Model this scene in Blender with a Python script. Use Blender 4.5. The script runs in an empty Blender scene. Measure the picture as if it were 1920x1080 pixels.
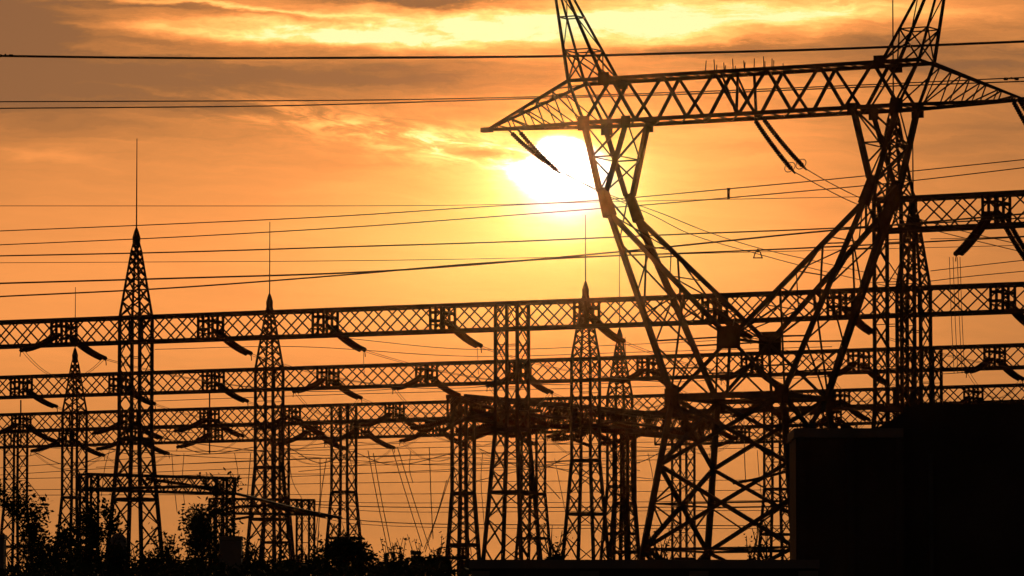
import bpy, math, random
from mathutils import Vector, Matrix

random.seed(7)
scn = bpy.context.scene
col = scn.collection

# ------------------------------------------------------------------ camera
F = 9800.0                      # focal length in photo pixels (1920 wide)
CAMZ = 1.6
PITCH = math.atan((1280 - 540) / F)
cam = bpy.data.cameras.new('camera')
cam.sensor_width = 36.0
cam.lens = F / 1920 * 36.0
cam.clip_start = 1.0
cam.clip_end = 20000
camo = bpy.data.objects.new('camera', cam)
camo.location = (0, 0, CAMZ)
camo.rotation_euler = (math.pi / 2 + PITCH, 0, 0)
col.objects.link(camo)
scn.camera = camo

# ------------------------------------------------------------------ world
SUN_AZ = math.degrees(math.atan((1045 - 960) / F))
SUN_EL = math.degrees(math.atan((1280 - 318) / F))


def lin(c):
    return tuple((v / 255 / 12.92) if v / 255 <= 0.04045 else ((v / 255 + 0.055) / 1.055) ** 2.4 for v in c)


world = bpy.data.worlds.new('World')
scn.world = world
world.use_nodes = True
nt = world.node_tree
nt.nodes.clear()


class N:
    """tiny expression wrapper over math nodes"""
    def __init__(s, sock):
        s.s = sock

    def _op(a, op, b=None, c=None):
        n = nt.nodes.new('ShaderNodeMath')
        n.operation = op
        for i, v in enumerate((a, b, c)):
            if v is None:
                continue
            if isinstance(v, N):
                nt.links.new(v.s, n.inputs[i])
            else:
                n.inputs[i].default_value = float(v)
        return N(n.outputs[0])

    def __add__(a, b): return a._op('ADD', b)
    __radd__ = __add__
    def __sub__(a, b): return a._op('SUBTRACT', b)
    def __rsub__(a, b): return N._op(b, 'SUBTRACT', a)
    def __mul__(a, b): return a._op('MULTIPLY', b)
    __rmul__ = __mul__
    def __truediv__(a, b): return a._op('DIVIDE', b)
    def exp(a): return a._op('EXPONENT')
    def mx(a, b): return a._op('MAXIMUM', b)
    def mn(a, b): return a._op('MINIMUM', b)


tc = nt.nodes.new('ShaderNodeTexCoord')
sep = nt.nodes.new('ShaderNodeSeparateXYZ')
nt.links.new(tc.outputs['Generated'], sep.inputs[0])
dx, dy, dz = N(sep.outputs[0]), N(sep.outputs[1]), N(sep.outputs[2])
K = math.degrees(1 / F)
az = dx._op('ARCTAN2', dy) * (180 / math.pi)        # azimuth in degrees, 0 = straight ahead
el = dz._op('ARCSINE') * (180 / math.pi)
X = az / K + 960.0                                   # degrees counted in finer steps
Y = 1280.0 - el / K


def noise(xs, ys, sx, sy, detail=6, rough=0.6, seed=0.0, dist=0.0):
    cb = nt.nodes.new('ShaderNodeCombineXYZ')
    nt.links.new((xs / sx).s, cb.inputs[0])
    nt.links.new((ys / sy).s, cb.inputs[1])
    cb.inputs[2].default_value = seed
    n = nt.nodes.new('ShaderNodeTexNoise')
    n.inputs['Scale'].default_value = 1.0
    n.inputs['Detail'].default_value = detail
    n.inputs['Roughness'].default_value = rough
    n.inputs['Distortion'].default_value = dist
    nt.links.new(cb.outputs[0], n.inputs['Vector'])
    return N(n.outputs[0]) - 0.5


wx = noise(X, Y, 260, 90, 6, 0.6, 1.3)
wy = noise(X, Y, 240, 60, 6, 0.62, 7.7)
Xw = X + wx * 260.0
Yw = Y + wy * 75.0
fine = noise(Xw, Yw - Xw * 0.03, 190, 22, 8, 0.65, 3.1, 0.4)
soft = noise(X, Y, 700, 170, 4, 0.5, 5.5)
puff = noise(Xw, Yw - Xw * 0.2, 110, 30, 8, 0.62, 11.0, 0.6)
def ridge(n):
    return 0.5 - n._op('ABSOLUTE') * 4.0


def g(x0, y0, sx, sy, amp, k=0.0, warp=True):
    xx, yy = (Xw, Yw) if warp else (X, Y)
    a = (xx - x0) / sx
    b = (yy - y0 - (xx - x0) * k) / sy
    return (a * a + b * b).__mul__(-1.0).exp() * amp


def sstep(v, a, b):
    t = (v - a) / (b - a)
    t = t.mx(0.0).mn(1.0)
    return t * t * (3.0 - t * 2.0)


streak = noise(Xw, Yw - Xw * 0.04, 430, 30, 7, 0.58, 41.0, 0.3)
S = 0.462 + soft * 0.13
S = S - sstep(Y, 560, 1020) * 0.165
S = S + g(1010, 430, 430, 200, 0.235, warp=False)
S = S + streak * (1.0 - sstep(Y, 120, 420)) * 0.34
S = S + streak * 0.05
S = S + g(900, 480, 900, 160, 0.05, warp=False)
S = S - sstep(X, 1350, 1950) * 0.13
puff2 = noise(X, Y - X * 0.14, 78, 19, 9, 0.62, 21.0, 0.5)
puff3 = noise(X, Y, 60, 22, 9, 0.6, 33.0, 0.5)
S = S - g(-50, 200, 420, 170, 0.13)
S = S - g(130, 150, 640, 80, 0.26, 0.06)
S = S - g(760, 140, 380, 34, 0.22, 0.01)
S = S - g(-40, 30, 200, 80, 0.26)
S = S + g(330, 58, 200, 22, 0.20)
S = S + g(960, 48, 400, 44, 0.44, -0.02) * (1.0 + puff3 * 1.5)
S = S + g(620, 68, 260, 26, 0.30, 0.05) * (1.0 + puff3 * 2.2)
S = S + g(480, 20, 260, 6, 0.40, 0.07)
S = S + g(1400, 38, 330, 40, 0.34, -0.05) * (1.0 + fine * 1.2)
S = S - g(1280, 94, 240, 13, 0.26, -0.02)
S = S - g(780, 2, 190, 12, 0.60, 0.02)
S = S - g(560, 30, 180, 6, 0.26, 0.05)
S = S - g(250, 16, 200, 7, 0.16, 0.02)
S = S - g(1700, 112, 320, 40, 0.19, 0.02)
S = S + g(1650, 20, 260, 30, 0.14)
S = S + g(150, 162, 150, 6, 0.10, 0.14)
S = S + g(650, 234, 260, 34, 1.0, 0.15, warp=False) * (sstep(puff2, -0.13, 0.16) * 0.34 - 0.02)
S = S + g(880, 284, 190, 34, 1.0, 0.10, warp=False) * (0.09 + sstep(puff2, -0.12, 0.16) * 0.22)
S = S + g(100, 297, 70, 12, 0.10, 0.1)
S = S - g(915, 288, 52, 11, 0.30)
S = S + g(1330, 280, 210, 60, 0.06)
S = S - g(1800, 260, 260, 60, 0.07)
texamt = 0.07 + g(800, 60, 1300, 120, 0.34, warp=False) + g(700, 250, 380, 70, 0.16, warp=False)
S = S + fine * texamt
S = S.mx(0.18).mn(0.93)
# aureole and the veiled disc
S = S + g(1050, 335, 150, 95, 0.22, warp=False) + g(1085, 400, 110, 60, 0.10, warp=False)
Xs = X + wx * 70.0
Ys = Y + wy * 30.0
def gs(x0, y0, sx, sy, amp):
    a = (Xs - x0) / sx
    b = (Ys - y0) / sy
    return (a * a + b * b).__mul__(-1.0).exp() * amp


edge = noise(X, Y, 46, 20, 8, 0.65, 51.0, 0.6)
blob = gs(1066, 325, 84, 50, 1.12) + gs(1045, 272, 48, 26, 0.75) + gs(990, 322, 55, 16, 0.22) - gs(985, 268, 40, 24, 0.4)
blob = blob * (1.0 + edge * 0.9)
core = sstep(blob, 0.18, 1.15)
S = S + gs(1058, 330, 135, 85, 0.12)
S = S + core * 0.5
# far from the sunset the sky is dim
far = ((X - 960.0) / 4800.0) * ((X - 960.0) / 4800.0) + ((Y - 540.0) / 3400.0) * ((Y - 540.0) / 3400.0)
S = S - (1.0 - (far * -1.0).exp()) * 0.46
ramp = nt.nodes.new('ShaderNodeValToRGB')
stops = [(0.0, (14, 12, 14)), (0.10, (118, 80, 58)), (0.2, (153, 97, 55)), (0.35, (202, 124, 63)),
         (0.5, (247, 150, 76)), (0.62, (254, 178, 92)), (0.72, (254, 204, 110)), (0.82, (255, 232, 132)),
         (0.92, (255, 250, 178)), (1.0, (255, 255, 245))]
cr = ramp.color_ramp
cr.elements[0].position = 0.0
cr.elements[0].color = (*lin(stops[0][1]), 1)
cr.elements[1].position = 1.0
cr.elements[1].color = (*lin(stops[-1][1]), 1)
for p, c in stops[1:-1]:
    e = cr.elements.new(p)
    e.color = (*lin(c), 1)
nt.links.new(S.s, ramp.inputs[0])
strength = 1.0 + core * 2.5
sc_ = nt.nodes.new('ShaderNodeVectorMath')
sc_.operation = 'SCALE'
nt.links.new(ramp.outputs[0], sc_.inputs[0])
nt.links.new(strength.s, sc_.inputs[3])
sky = nt.nodes.new('ShaderNodeTexSky')
sky.sky_type = 'NISHITA'
sky.sun_disc = False
sky.sun_elevation = math.radians(SUN_EL)
sky.sun_rotation = math.radians(SUN_AZ)
sk = nt.nodes.new('ShaderNodeVectorMath')
sk.operation = 'SCALE'
nt.links.new(sky.outputs[0], sk.inputs[0])
sk.inputs[3].default_value = 0.0012
ad = nt.nodes.new('ShaderNodeVectorMath')
ad.operation = 'ADD'
nt.links.new(sc_.outputs[0], ad.inputs[0])
nt.links.new(sk.outputs[0], ad.inputs[1])
bg = nt.nodes.new('ShaderNodeBackground')
bg.inputs[1].default_value = 1.0
nt.links.new(ad.outputs[0], bg.inputs[0])
wo = nt.nodes.new('ShaderNodeOutputWorld')
nt.links.new(bg.outputs[0], wo.inputs[0])

# ------------------------------------------------------------------ sun
sl = bpy.data.lights.new('sun', 'SUN')
sl.energy = 1.0
sl.angle = math.radians(0.53)
sl.color = (1.0, 0.62, 0.30)
so = bpy.data.objects.new('sun', sl)
sd = Vector((math.sin(math.radians(SUN_AZ)) * math.cos(math.radians(SUN_EL)),
             math.cos(math.radians(SUN_AZ)) * math.cos(math.radians(SUN_EL)),
             math.sin(math.radians(SUN_EL))))
so.rotation_euler = sd.to_track_quat('Z', 'Y').to_euler()
so.location = (0, 0, 60)
col.objects.link(so)

scn.view_settings.view_transform = 'Standard'
scn.view_settings.look = 'None'
scn.view_settings.exposure = 0
scn.view_settings.gamma = 1
scn.cycles.volume_bounces = 0
scn.cycles.max_bounces = 4
HAZE = True


# ------------------------------------------------------------------ helpers
def ray(px, py):
    v = (540 - py) / F
    c, s = math.cos(PITCH), math.sin(PITCH)
    return Vector(((px - 960) / F, c - s * v, c * v + s))


def at(px, py, d):
    """point seen at (px, py) at the horizontal distance d"""
    r = ray(px, py)
    return Vector((0, 0, CAMZ)) + r * (d / r.y)


def atz(px, py, z):
    r = ray(px, py)
    return Vector((0, 0, CAMZ)) + r * ((z - CAMZ) / r.z)


def proj(p):
    q = p - Vector((0, 0, CAMZ))
    c, s = math.cos(PITCH), math.sin(PITCH)
    f = q.y * c + q.z * s
    return 960 + q.x / f * F, 540 - (q.z * c - q.y * s) / f * F


class MB:
    def __init__(s):
        s.v, s.f = [], []

    K = 1.0

    def bar(s, a, b, w, w2=None, up=None):
        a, b = Vector(a), Vector(b)
        d = b - a
        if d.length < 1e-4:
            return
        d.normalize()
        w2 = (w if w2 is None else w2) * MB.K
        w = w * MB.K
        u = Vector((0, 0, 1)) if up is None else Vector(up)
        if abs(d.dot(u)) > 0.99:
            u = Vector((0.883, -0.469, 0))
        x = d.cross(u).normalized()
        y = x.cross(d)
        n = len(s.v)
        for p, ww in ((a, w), (b, w2)):
            h = ww / 2
            s.v += [p - x * h - y * h, p + x * h - y * h, p + x * h + y * h, p - x * h + y * h]
        s.f += [(n, n + 3, n + 2, n + 1), (n + 4, n + 5, n + 6, n + 7)]
        for i in range(4):
            j = (i + 1) % 4
            s.f.append((n + i, n + j, n + 4 + j, n + 4 + i))

    def box(s, c, sx, sy, sz, U=Vector((1, 0, 0)), V=Vector((0, 1, 0))):
        n = len(s.v)
        c = Vector(c)
        for k in (-1, 1):
            for a, b in ((-1, -1), (1, -1), (1, 1), (-1, 1)):
                s.v.append(c + U * (a * sx / 2) + V * (b * sy / 2) + Vector((0, 0, k * sz / 2)))
        s.f += [(n, n + 3, n + 2, n + 1), (n + 4, n + 5, n + 6, n + 7)]
        for i in range(4):
            j = (i + 1) % 4
            s.f.append((n + i, n + j, n + 4 + j, n + 4 + i))

    def tube(s, pts, r, sides=6, r2=None, cap=True):
        pts = [Vector(p) for p in pts]
        n0 = len(s.v)
        m = len(pts)
        for i, p in enumerate(pts):
            d = (pts[min(i + 1, m - 1)] - pts[max(i - 1, 0)]).normalized()
            u = Vector((0, 0, 1)) if abs(d.z) < 0.95 else Vector((1, 0, 0))
            x = d.cross(u).normalized()
            y = x.cross(d)
            rr = r if r2 is None else r + (r2 - r) * i / (m - 1)
            for k in range(sides):
                a = 2 * math.pi * k / sides
                s.v.append(p + x * math.cos(a) * rr + y * math.sin(a) * rr)
        for i in range(m - 1):
            for k in range(sides):
                j = (k + 1) % sides
                s.f.append((n0 + i * sides + k, n0 + i * sides + j, n0 + (i + 1) * sides + j, n0 + (i + 1) * sides + k))
        if cap:
            s.f.append(tuple(n0 + k for k in reversed(range(sides))))
            s.f.append(tuple(n0 + (m - 1) * sides + k for k in range(sides)))

    def lathe(s, a, b, prof, sides=10):
        """prof: list of (t, r) along a->b"""
        a, b = Vector(a), Vector(b)
        d = (b - a).normalized()
        u = Vector((0, 0, 1)) if abs(d.z) < 0.95 else Vector((1, 0, 0))
        x = d.cross(u).normalized()
        y = x.cross(d)
        n0 = len(s.v)
        for t, r in prof:
            p = a.lerp(b, t)
            for k in range(sides):
                q = 2 * math.pi * k / sides
                s.v.append(p + x * math.cos(q) * r + y * math.sin(q) * r)
        for i in range(len(prof) - 1):
            for k in range(sides):
                j = (k + 1) % sides
                s.f.append((n0 + i * sides + k, n0 + i * sides + j, n0 + (i + 1) * sides + j, n0 + (i + 1) * sides + k))
        s.f.append(tuple(n0 + k for k in reversed(range(sides))))
        s.f.append(tuple(n0 + (len(prof) - 1) * sides + k for k in range(sides)))

    def quad(s, a, b, c, d):
        n = len(s.v)
        s.v += [Vector(a), Vector(b), Vector(c), Vector(d)]
        s.f.append((n, n + 1, n + 2, n + 3))

    def build(s, name, m, parent=None, origin=None):
        o3 = Vector(origin) if origin is not None else (Vector(parent['_w']) if parent is not None else Vector((0, 0, 0)))
        me = bpy.data.meshes.new(name)
        me.from_pydata([tuple(Vector(v) - o3) for v in s.v], [], s.f)
        me.update()
        me.materials.append(m)
        o = bpy.data.objects.new(name, me)
        if parent is not None:
            o.parent = parent
            o.location = o3 - Vector(parent['_w'])
        else:
            o.location = o3
        o['_w'] = tuple(o3)
        col.objects.link(o)
        return o


def empty(name, loc):
    o = bpy.data.objects.new(name, None)
    o.location = loc
    o['_w'] = tuple(loc)
    o.empty_display_size = 0.5
    col.objects.link(o)
    return o


def tag(o, label=None, cat=None, group=None, kind=None):
    if label: o['label'] = label
    if cat: o['category'] = cat
    if group: o['group'] = group
    if kind: o['kind'] = kind
    return o


def mat(name, c1, c2, rough=0.7, metal=0.0, scale=3.0, bump=0.0):
    m = bpy.data.materials.new(name)
    m.use_nodes = True
    t = m.node_tree
    b = t.nodes['Principled BSDF']
    b.inputs['Roughness'].default_value = rough
    b.inputs['Metallic'].default_value = metal
    b.inputs['Specular IOR Level'].default_value = 0.25
    tcn = t.nodes.new('ShaderNodeTexCoord')
    n = t.nodes.new('ShaderNodeTexNoise')
    n.inputs['Scale'].default_value = scale
    n.inputs['Detail'].default_value = 5
    t.links.new(tcn.outputs['Object'], n.inputs['Vector'])
    r = t.nodes.new('ShaderNodeValToRGB')
    r.color_ramp.elements[0].position = 0.35
    r.color_ramp.elements[1].position = 0.65
    r.color_ramp.elements[0].color = (*c1, 1)
    r.color_ramp.elements[1].color = (*c2, 1)
    t.links.new(n.outputs[0], r.inputs[0])
    t.links.new(r.outputs[0], b.inputs['Base Color'])
    if bump:
        bp = t.nodes.new('ShaderNodeBump')
        bp.inputs['Strength'].default_value = bump
        t.links.new(n.outputs[0], bp.inputs['Height'])
        t.links.new(bp.outputs[0], b.inputs['Normal'])
    return m


STEEL = mat('weathered_steel', (0.055, 0.05, 0.046), (0.10, 0.093, 0.086), 0.7, 0.0, 1.2)
RUST = mat('dark_steel_plate', (0.045, 0.038, 0.033), (0.08, 0.07, 0.062), 0.8, 0.0, 2.0)
PORC = mat('brown_porcelain', (0.06, 0.03, 0.022), (0.09, 0.05, 0.035), 0.45, 0.0, 5.0)
WIRE = mat('aluminium_wire', (0.11, 0.10, 0.095), (0.16, 0.15, 0.14), 0.65, 0.0, 0.6)
CONC = mat('concrete', (0.20, 0.19, 0.175), (0.29, 0.275, 0.25), 0.9, 0.0, 1.3, 0.2)
PLAST = mat('stained_render', (0.075, 0.068, 0.06), (0.12, 0.11, 0.095), 0.9, 0.0, 0.5, 0.2)
GLASS = mat('dark_glass', (0.02, 0.022, 0.025), (0.03, 0.032, 0.035), 0.45, 0.0, 1.0)
DOOR = mat('painted_metal', (0.09, 0.10, 0.10), (0.13, 0.14, 0.14), 0.5, 0.1, 2.0)
LEAF = mat('leaf', (0.035, 0.055, 0.018), (0.07, 0.10, 0.035), 0.7, 0.0, 2.0)
BARK = mat('bark', (0.05, 0.038, 0.028), (0.09, 0.07, 0.052), 0.9, 0.0, 6.0, 0.4)
SOIL = mat('soil_and_grass', (0.035, 0.04, 0.018), (0.085, 0.07, 0.045), 0.95, 0.0, 0.25, 0.3)
TARM = mat('asphalt', (0.04, 0.04, 0.042), (0.065, 0.063, 0.06), 0.9, 0.0, 3.0, 0.2)

ORD = ['first', 'second', 'third', 'fourth', 'fifth', 'sixth', 'seventh', 'eighth', 'ninth', 'tenth', 'eleventh',
       'twelfth', 'thirteenth', 'fourteenth', 'fifteenth']

# ------------------------------------------------------------------ ground
gm = MB()
nx = 40
xs = [-3000, -1500, -700, -300, -150, -60, 0, 60, 150, 300, 700, 1500, 3000]
ys = [-400, -100, 0, 60, 120, 200, 300, 400, 520, 700, 1100, 1800, 3000]
rg = random.Random(3)
grid = [[Vector((x, y, rg.uniform(-0.12, 0.0))) for x in xs] for y in ys]
for j in range(len(ys) - 1):
    for i in range(len(xs) - 1):
        gm.quad(grid[j][i], grid[j][i + 1], grid[j + 1][i + 1], grid[j + 1][i])
tag(gm.build('ground', SOIL), kind='structure')
rm = MB()
for y0, y1 in ((14, 20),):
    rm.quad((-200, y0, 0.02), (200, y0, 0.02), (200, y1, 0.02), (-200, y1, 0.02))
tag(rm.build('road', TARM), kind='structure')

# ------------------------------------------------------------------ lattice tools
YAW = math.radians(28)
U0 = Vector((math.cos(YAW), -math.sin(YAW), 0))
V0 = Vector((math.sin(YAW), math.cos(YAW), 0))
UP = Vector((0, 0, 1))


def xface(mb, a0, a1, b0, b1, n, w, mode='x', horiz=False):
    """bracing between edge a0->a1 and edge b0->b1 in n panels"""
    for i in range(n):
        t0, t1 = i / n, (i + 1) / n
        A0, A1, B0, B1 = a0.lerp(a1, t0), a0.lerp(a1, t1), b0.lerp(b1, t0), b0.lerp(b1, t1)
        if mode == 'x':
            mb.bar(A0, B1, w)
            mb.bar(B0, A1, w * 0.93)
        elif mode == 'z':
            if i % 2 == 0:
                mb.bar(A0, B1, w)
            else:
                mb.bar(B0, A1, w)
        if horiz and i > 0:
            mb.bar(A0, B0, w * 0.9)


# ------------------------------------------------------------------ the near pylon
PC = at(1405, 540, 300.0)
PC.z = 0
pyl = empty('transmission_pylon', PC)
tag(pyl, 'giant black wineglass shaped lattice pylon with wide crossbeam, standing in front of the gantries', 'pylon')


def L(u, v, z):
    return PC + U0 * u + V0 * v + UP * z


ZB, ZT = 34.2, 36.75
MB.K = 1.08
uT, uTi, vT = 11.17, 8.88, 1.08
uB, uBi, vB = 10.0, 7.2, 1.34
tipu = 17.15
# crossbeam
mb = MB()
for v in (-1, 1):
    mb.bar(L(-uT, v * vT, ZT), L(uT, v * vT, ZT), 0.19)
    mb.bar(L(-uB, v * vB, ZB), L(uB, v * vB, ZB), 0.21)
    mb.bar(L(-uT, v * vT, ZT), L(-uB, v * vB, ZB), 0.13)
    mb.bar(L(uT, v * vT, ZT), L(uB, v * vB, ZB), 0.13)
    npan = 12
    for i in range(npan):
        a, b = -uB + 2 * uB * i / npan, -uB + 2 * uB * (i + 1) / npan
        if i % 2 == 0:
            mb.bar(L(a, v * vB, ZB), L(b, v * vT, ZT), 0.15)
        else:
            mb.bar(L(a, v * vT, ZT), L(b, v * vB, ZB), 0.15)
    mb.bar(L(-0.15, v * vT, ZT), L(-0.15, v * vB, ZB), 0.12)
    mb.bar(L(-1.25, v * vT, ZT), L(-0.15, v * vB, ZB), 0.1)
    # secondary lighter diagonals
    for i in range(npan):
        a, b = -uB + 2 * uB * i / npan, -uB + 2 * uB * (i + 1) / npan
        if i in (0, 11):
            if i % 2 == 0:
                mb.bar(L(a, v * vT, ZT), L(b, v * vB, ZB), 0.09)
            else:
                mb.bar(L(a, v * vB, ZB), L(b, v * vT, ZT), 0.09)
for i in range(13):
    a = -uB + 2 * uB * i / 12
    b = -uB + 2 * uB * min(i + 1, 12) / 12
    mb.bar(L(a, -vT, ZT), L(a, vT, ZT), 0.07)
    mb.bar(L(a, -vB, ZB), L(a, vB, ZB), 0.07)
    if i < 12:
        mb.bar(L(a, -vT, ZT), L(b, vT, ZT), 0.07)
        mb.bar(L(a, vB, ZB), L(b, -vB, ZB), 0.07)
beam = mb.build('crossbeam', STEEL, pyl)
# crossarm tips
for s in (-1, 1):
    mb = MB()
    tip = L(s * tipu, 0, ZB + 0.05)
    for v in (-1, 1):
        T = L(s * uT, v * vT, ZT)
        B = L(s * uB, v * vB, ZB)
        mb.bar(T, tip, 0.17, 0.12)
        mb.bar(B, tip, 0.19, 0.13)
        ts = [0, 0.2, 0.4, 0.58, 0.75, 0.9]
        for i in range(len(ts) - 1):
            mb.bar(B.lerp(tip, ts[i]), T.lerp(tip, ts[i + 1]), 0.07)
            mb.bar(B.lerp(tip, ts[i + 1]), T.lerp(tip, ts[i + 1]), 0.055)
    Tf, Tb, Bf, Bb = L(s * uT, -vT, ZT), L(s * uT, vT, ZT), L(s * uB, -vB, ZB), L(s * uB, vB, ZB)
    xface(mb, Tf, Tf.lerp(tip, 0.85), Tb, Tb.lerp(tip, 0.85), 5, 0.07)
    xface(mb, Bf, Bf.lerp(tip, 0.85), Bb, Bb.lerp(tip, 0.85), 5, 0.07)
    mb.box(tip, 0.7, 0.35, 0.28, U0, V0)
    mb.build('crossarm', STEEL, pyl)
# peaks
for s in (-1, 1):
    mb = MB()
    apx = L(s * 13.0, 0, 44.5)
    base = [L(s * uT, -vT, ZT), L(s * uT, vT, ZT), L(s * uTi, vT, ZT), L(s * uTi, -vT, ZT)]
    top = [b.lerp(apx, 0.94) for b in base]
    for a, b in zip(base, top):
        mb.bar(a, b, 0.15, 0.1)
    lv = [0, 0.24, 0.5, 0.75, 0.94]
    for i in range(len(lv) - 1):
        for k in range(4):
            a, b = base[k], base[(k + 1) % 4]
            A0, A1, B0, B1 = a.lerp(apx, lv[i]), a.lerp(apx, lv[i + 1]), b.lerp(apx, lv[i]), b.lerp(apx, lv[i + 1])
            if i == 0 or (k + i) % 2:
                mb.bar(A0, B1, 0.075 if i == 0 else 0.05)
            if i == 0:
                mb.bar(B0, A1, 0.07)
            mb.bar(A1, B1, 0.065)
    mb.box(apx - UP * 0.3, 0.4, 0.4, 0.5, U0, V0)
    mb.build('earthwire_peak', STEEL, pyl)
# neck legs (upper V) from beam to node N, then to waist W
uN, vN, zN0, zN1 = 8.55, 1.7, 30.1, 28.7
uW, vW, zW = 3.48, 2.97, 17.9
zC, vC = 21.2, 2.6
for s in (-1, 1):
    mb = MB()
    for v in (-1, 1):
        mb.bar(L(s * uB, v * vB, ZB), L(s * (uN + 0.25), v * vN, zN0), 0.26)
        mb.bar(L(s * uBi, v * vB, ZB), L(s * (uN - 0.2), v * vN, zN0), 0.26)
        a0, a1 = L(s * uB, v * vB, ZB), L(s * (uN + 0.25), v * vN, zN0)
        b0, b1 = L(s * uBi, v * vB, ZB), L(s * (uN - 0.2), v * vN, zN0)
        mb.bar(a0.lerp(a1, 0.5), b0.lerp(b1, 0.5), 0.08)
        mb.bar(b0, a0.lerp(a1, 0.5), 0.10)
        mb.bar(a0.lerp(a1, 0.5), b0.lerp(b1, 0.8), 0.08)
    for uu, du in ((uB, uN + 0.25), (uBi, uN - 0.2)):
        a0, a1 = L(s * uu, -vB, ZB), L(s * du, -vN, zN0)
        b0, b1 = L(s * uu, vB, ZB), L(s * du, vN, zN0)
        xface(mb, a0, a1, b0, b1, 2, 0.065, 'z')
        mb.bar(a0.lerp(a1, .5), b0.lerp(b1, .5), 0.06)
    mb.build('neck', STEEL, pyl)
    # outer and inner chords
    mb = MB()
    ch = {}
    for v in (-1, 1):
        No = L(s * (uN + 0.1), v * vN, zN0)
        Nn = L(s * (uN - 0.55), v * (vN + .12), zN1)
        W = L(s * uW, v * vW, zW)
        Ci = L(0, v * vC, zC)
        ch[v] = (No, W, Nn, Ci)
        mb.bar(No, W, 0.40 if v > 0 else 0.25, 0.27)
        mb.bar(Nn, Ci, 0.24, 0.22)
        # redundant members between the two chords
        for t1, t2 in ((0.3, 0.3), (0.6, 0.62)):
            mb.bar(No.lerp(W, t1), Nn.lerp(Ci, t2), 0.07)
        for t1, t2 in ((0.3, 0.02), (0.6, 0.3), (0.98, 0.62)):
            mb.bar(No.lerp(W, t1), Nn.lerp(Ci, t2), 0.085)
        # strut below inner chord, stiffening it
        mb.bar(Nn.lerp(Ci, 0.30), Nn.lerp(Ci, 0.62) - UP * 1.0, 0.09)
        mb.bar(Nn.lerp(Ci, 0.62) - UP * 1.0, Ci, 0.09)
        mb.bar(Nn.lerp(Ci, 0.62) - UP * 1.0, Nn.lerp(Ci, 0.62), 0.08)
    # between front and back
    xface(mb, ch[-1][0], ch[-1][1], ch[1][0], ch[1][1], 4, 0.075, 'x', False)
    xface(mb, ch[-1][2], ch[-1][3], ch[1][2], ch[1][3], 4, 0.06, 'z', True)
    mb.build('upper_leg', STEEL, pyl)
    # plates on the nodes
    for v in (-1, 1):
        p0 = L(s * (uN + 0.05), v * (vN + 0.03), zN0 + 0.1)
        p1 = L(s * (uN - 0.5), v * (vN + 0.16), zN1 - 0.1)
        mb = MB()
        mb.bar(p0, p1, 0.44, 0.56)
        mb.build('gusset_plate', RUST, pyl)
# centre of the V: plates and fans to the waist
mb = MB()
for v in (-1, 1):
    C_ = L(0, v * vC, zC)
    for s in (-1, 1):
        W = L(s * uW, v * vW, zW)
        mb.bar(C_, W, 0.15)
        mb.bar(C_.lerp(W, 0.5), L(0, v * vW, zW), 0.09)
        mb.bar(C_.lerp(W, 0.5), L(s * (uW + 0.75), v * (vW - .18), zW + 1.7), 0.08)
        mb.bar(C_ + UP * 0.1, L(s * (uW + 1.55), v * (vW - .38), zW + 3.3), 0.08)
    mb.bar(C_, L(0, v * vW, zW), 0.12)
    mb.bar(L(-uW, v * vW, zW), L(uW, v * vW, zW), 0.26)
for s in (-1, 1):
    mb.bar(L(s * uW, -vW, zW), L(s * uW, vW, zW), 0.24)
mb.bar(L(-uW, -vW, zW + .05), L(uW, vW, zW + .05), 0.1)
mb.bar(L(-uW, vW, zW - .05), L(uW, -vW, zW - .05), 0.1)
mb.bar(L(0, -vC, zC), L(0, vC, zC), 0.14)
mb.bar(L(0, -vW, zW), L(0, vW, zW), 0.11)
mb.bar(L(-uW, 0, zW), L(0, vW, zW), 0.09)
mb.bar(L(-uW, 0, zW), L(0, -vW, zW), 0.085)
mb.bar(L(uW, 0, zW), L(0, vW, zW), 0.085)
mb.bar(L(uW, 0, zW), L(0, -vW, zW), 0.09)
mb.build('waist_frame', STEEL, pyl)
for v in (-1, 1):
    mb = MB()
    mb.box(L(0, v * (vC + 0.16), zC + 0.05), 1.42, 0.06, 1.3, U0, V0)
    mb.build('gusset_plate', RUST, pyl)
for s in (-1, 1):
    for v in (-1, 1):
        mb = MB()
        mb.box(L(s * uW, v * (vW + 0.16), zW), 0.85, 0.05, 1.0, U0, V0)
        mb.build('gusset_plate', RUST, pyl)
        mb = MB()
        mb.box(L(s * (uB - .05), v * (vB + 0.15), ZB - 0.05), 0.75, 0.05, 0.85, U0, V0)
        mb.build('gusset_plate', RUST, pyl)
        mb = MB()
        mb.box(L(s * uBi, v * (vB + 0.15), ZB - 0.1), 0.6, 0.05, 0.7, U0, V0)
        mb.build('gusset_plate', RUST, pyl)
        mb = MB()
        mb.box(L(s * (uTi - .1), v * (vT + 0.14), ZT - 0.02), 0.7, 0.05, 0.75, U0, V0)
        mb.build('gusset_plate', RUST, pyl)
# lower legs
uG, vG = uW + 2.6, vW + 2.5
zs = [17.9, 14.0, 9.2, 4.4, 0.0]


def leg(s, v, z):
    t = (17.9 - z) / 17.9
    return L(s * (uW + (uG - uW) * t), v * (vW + (vG - vW) * t), z)


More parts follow.
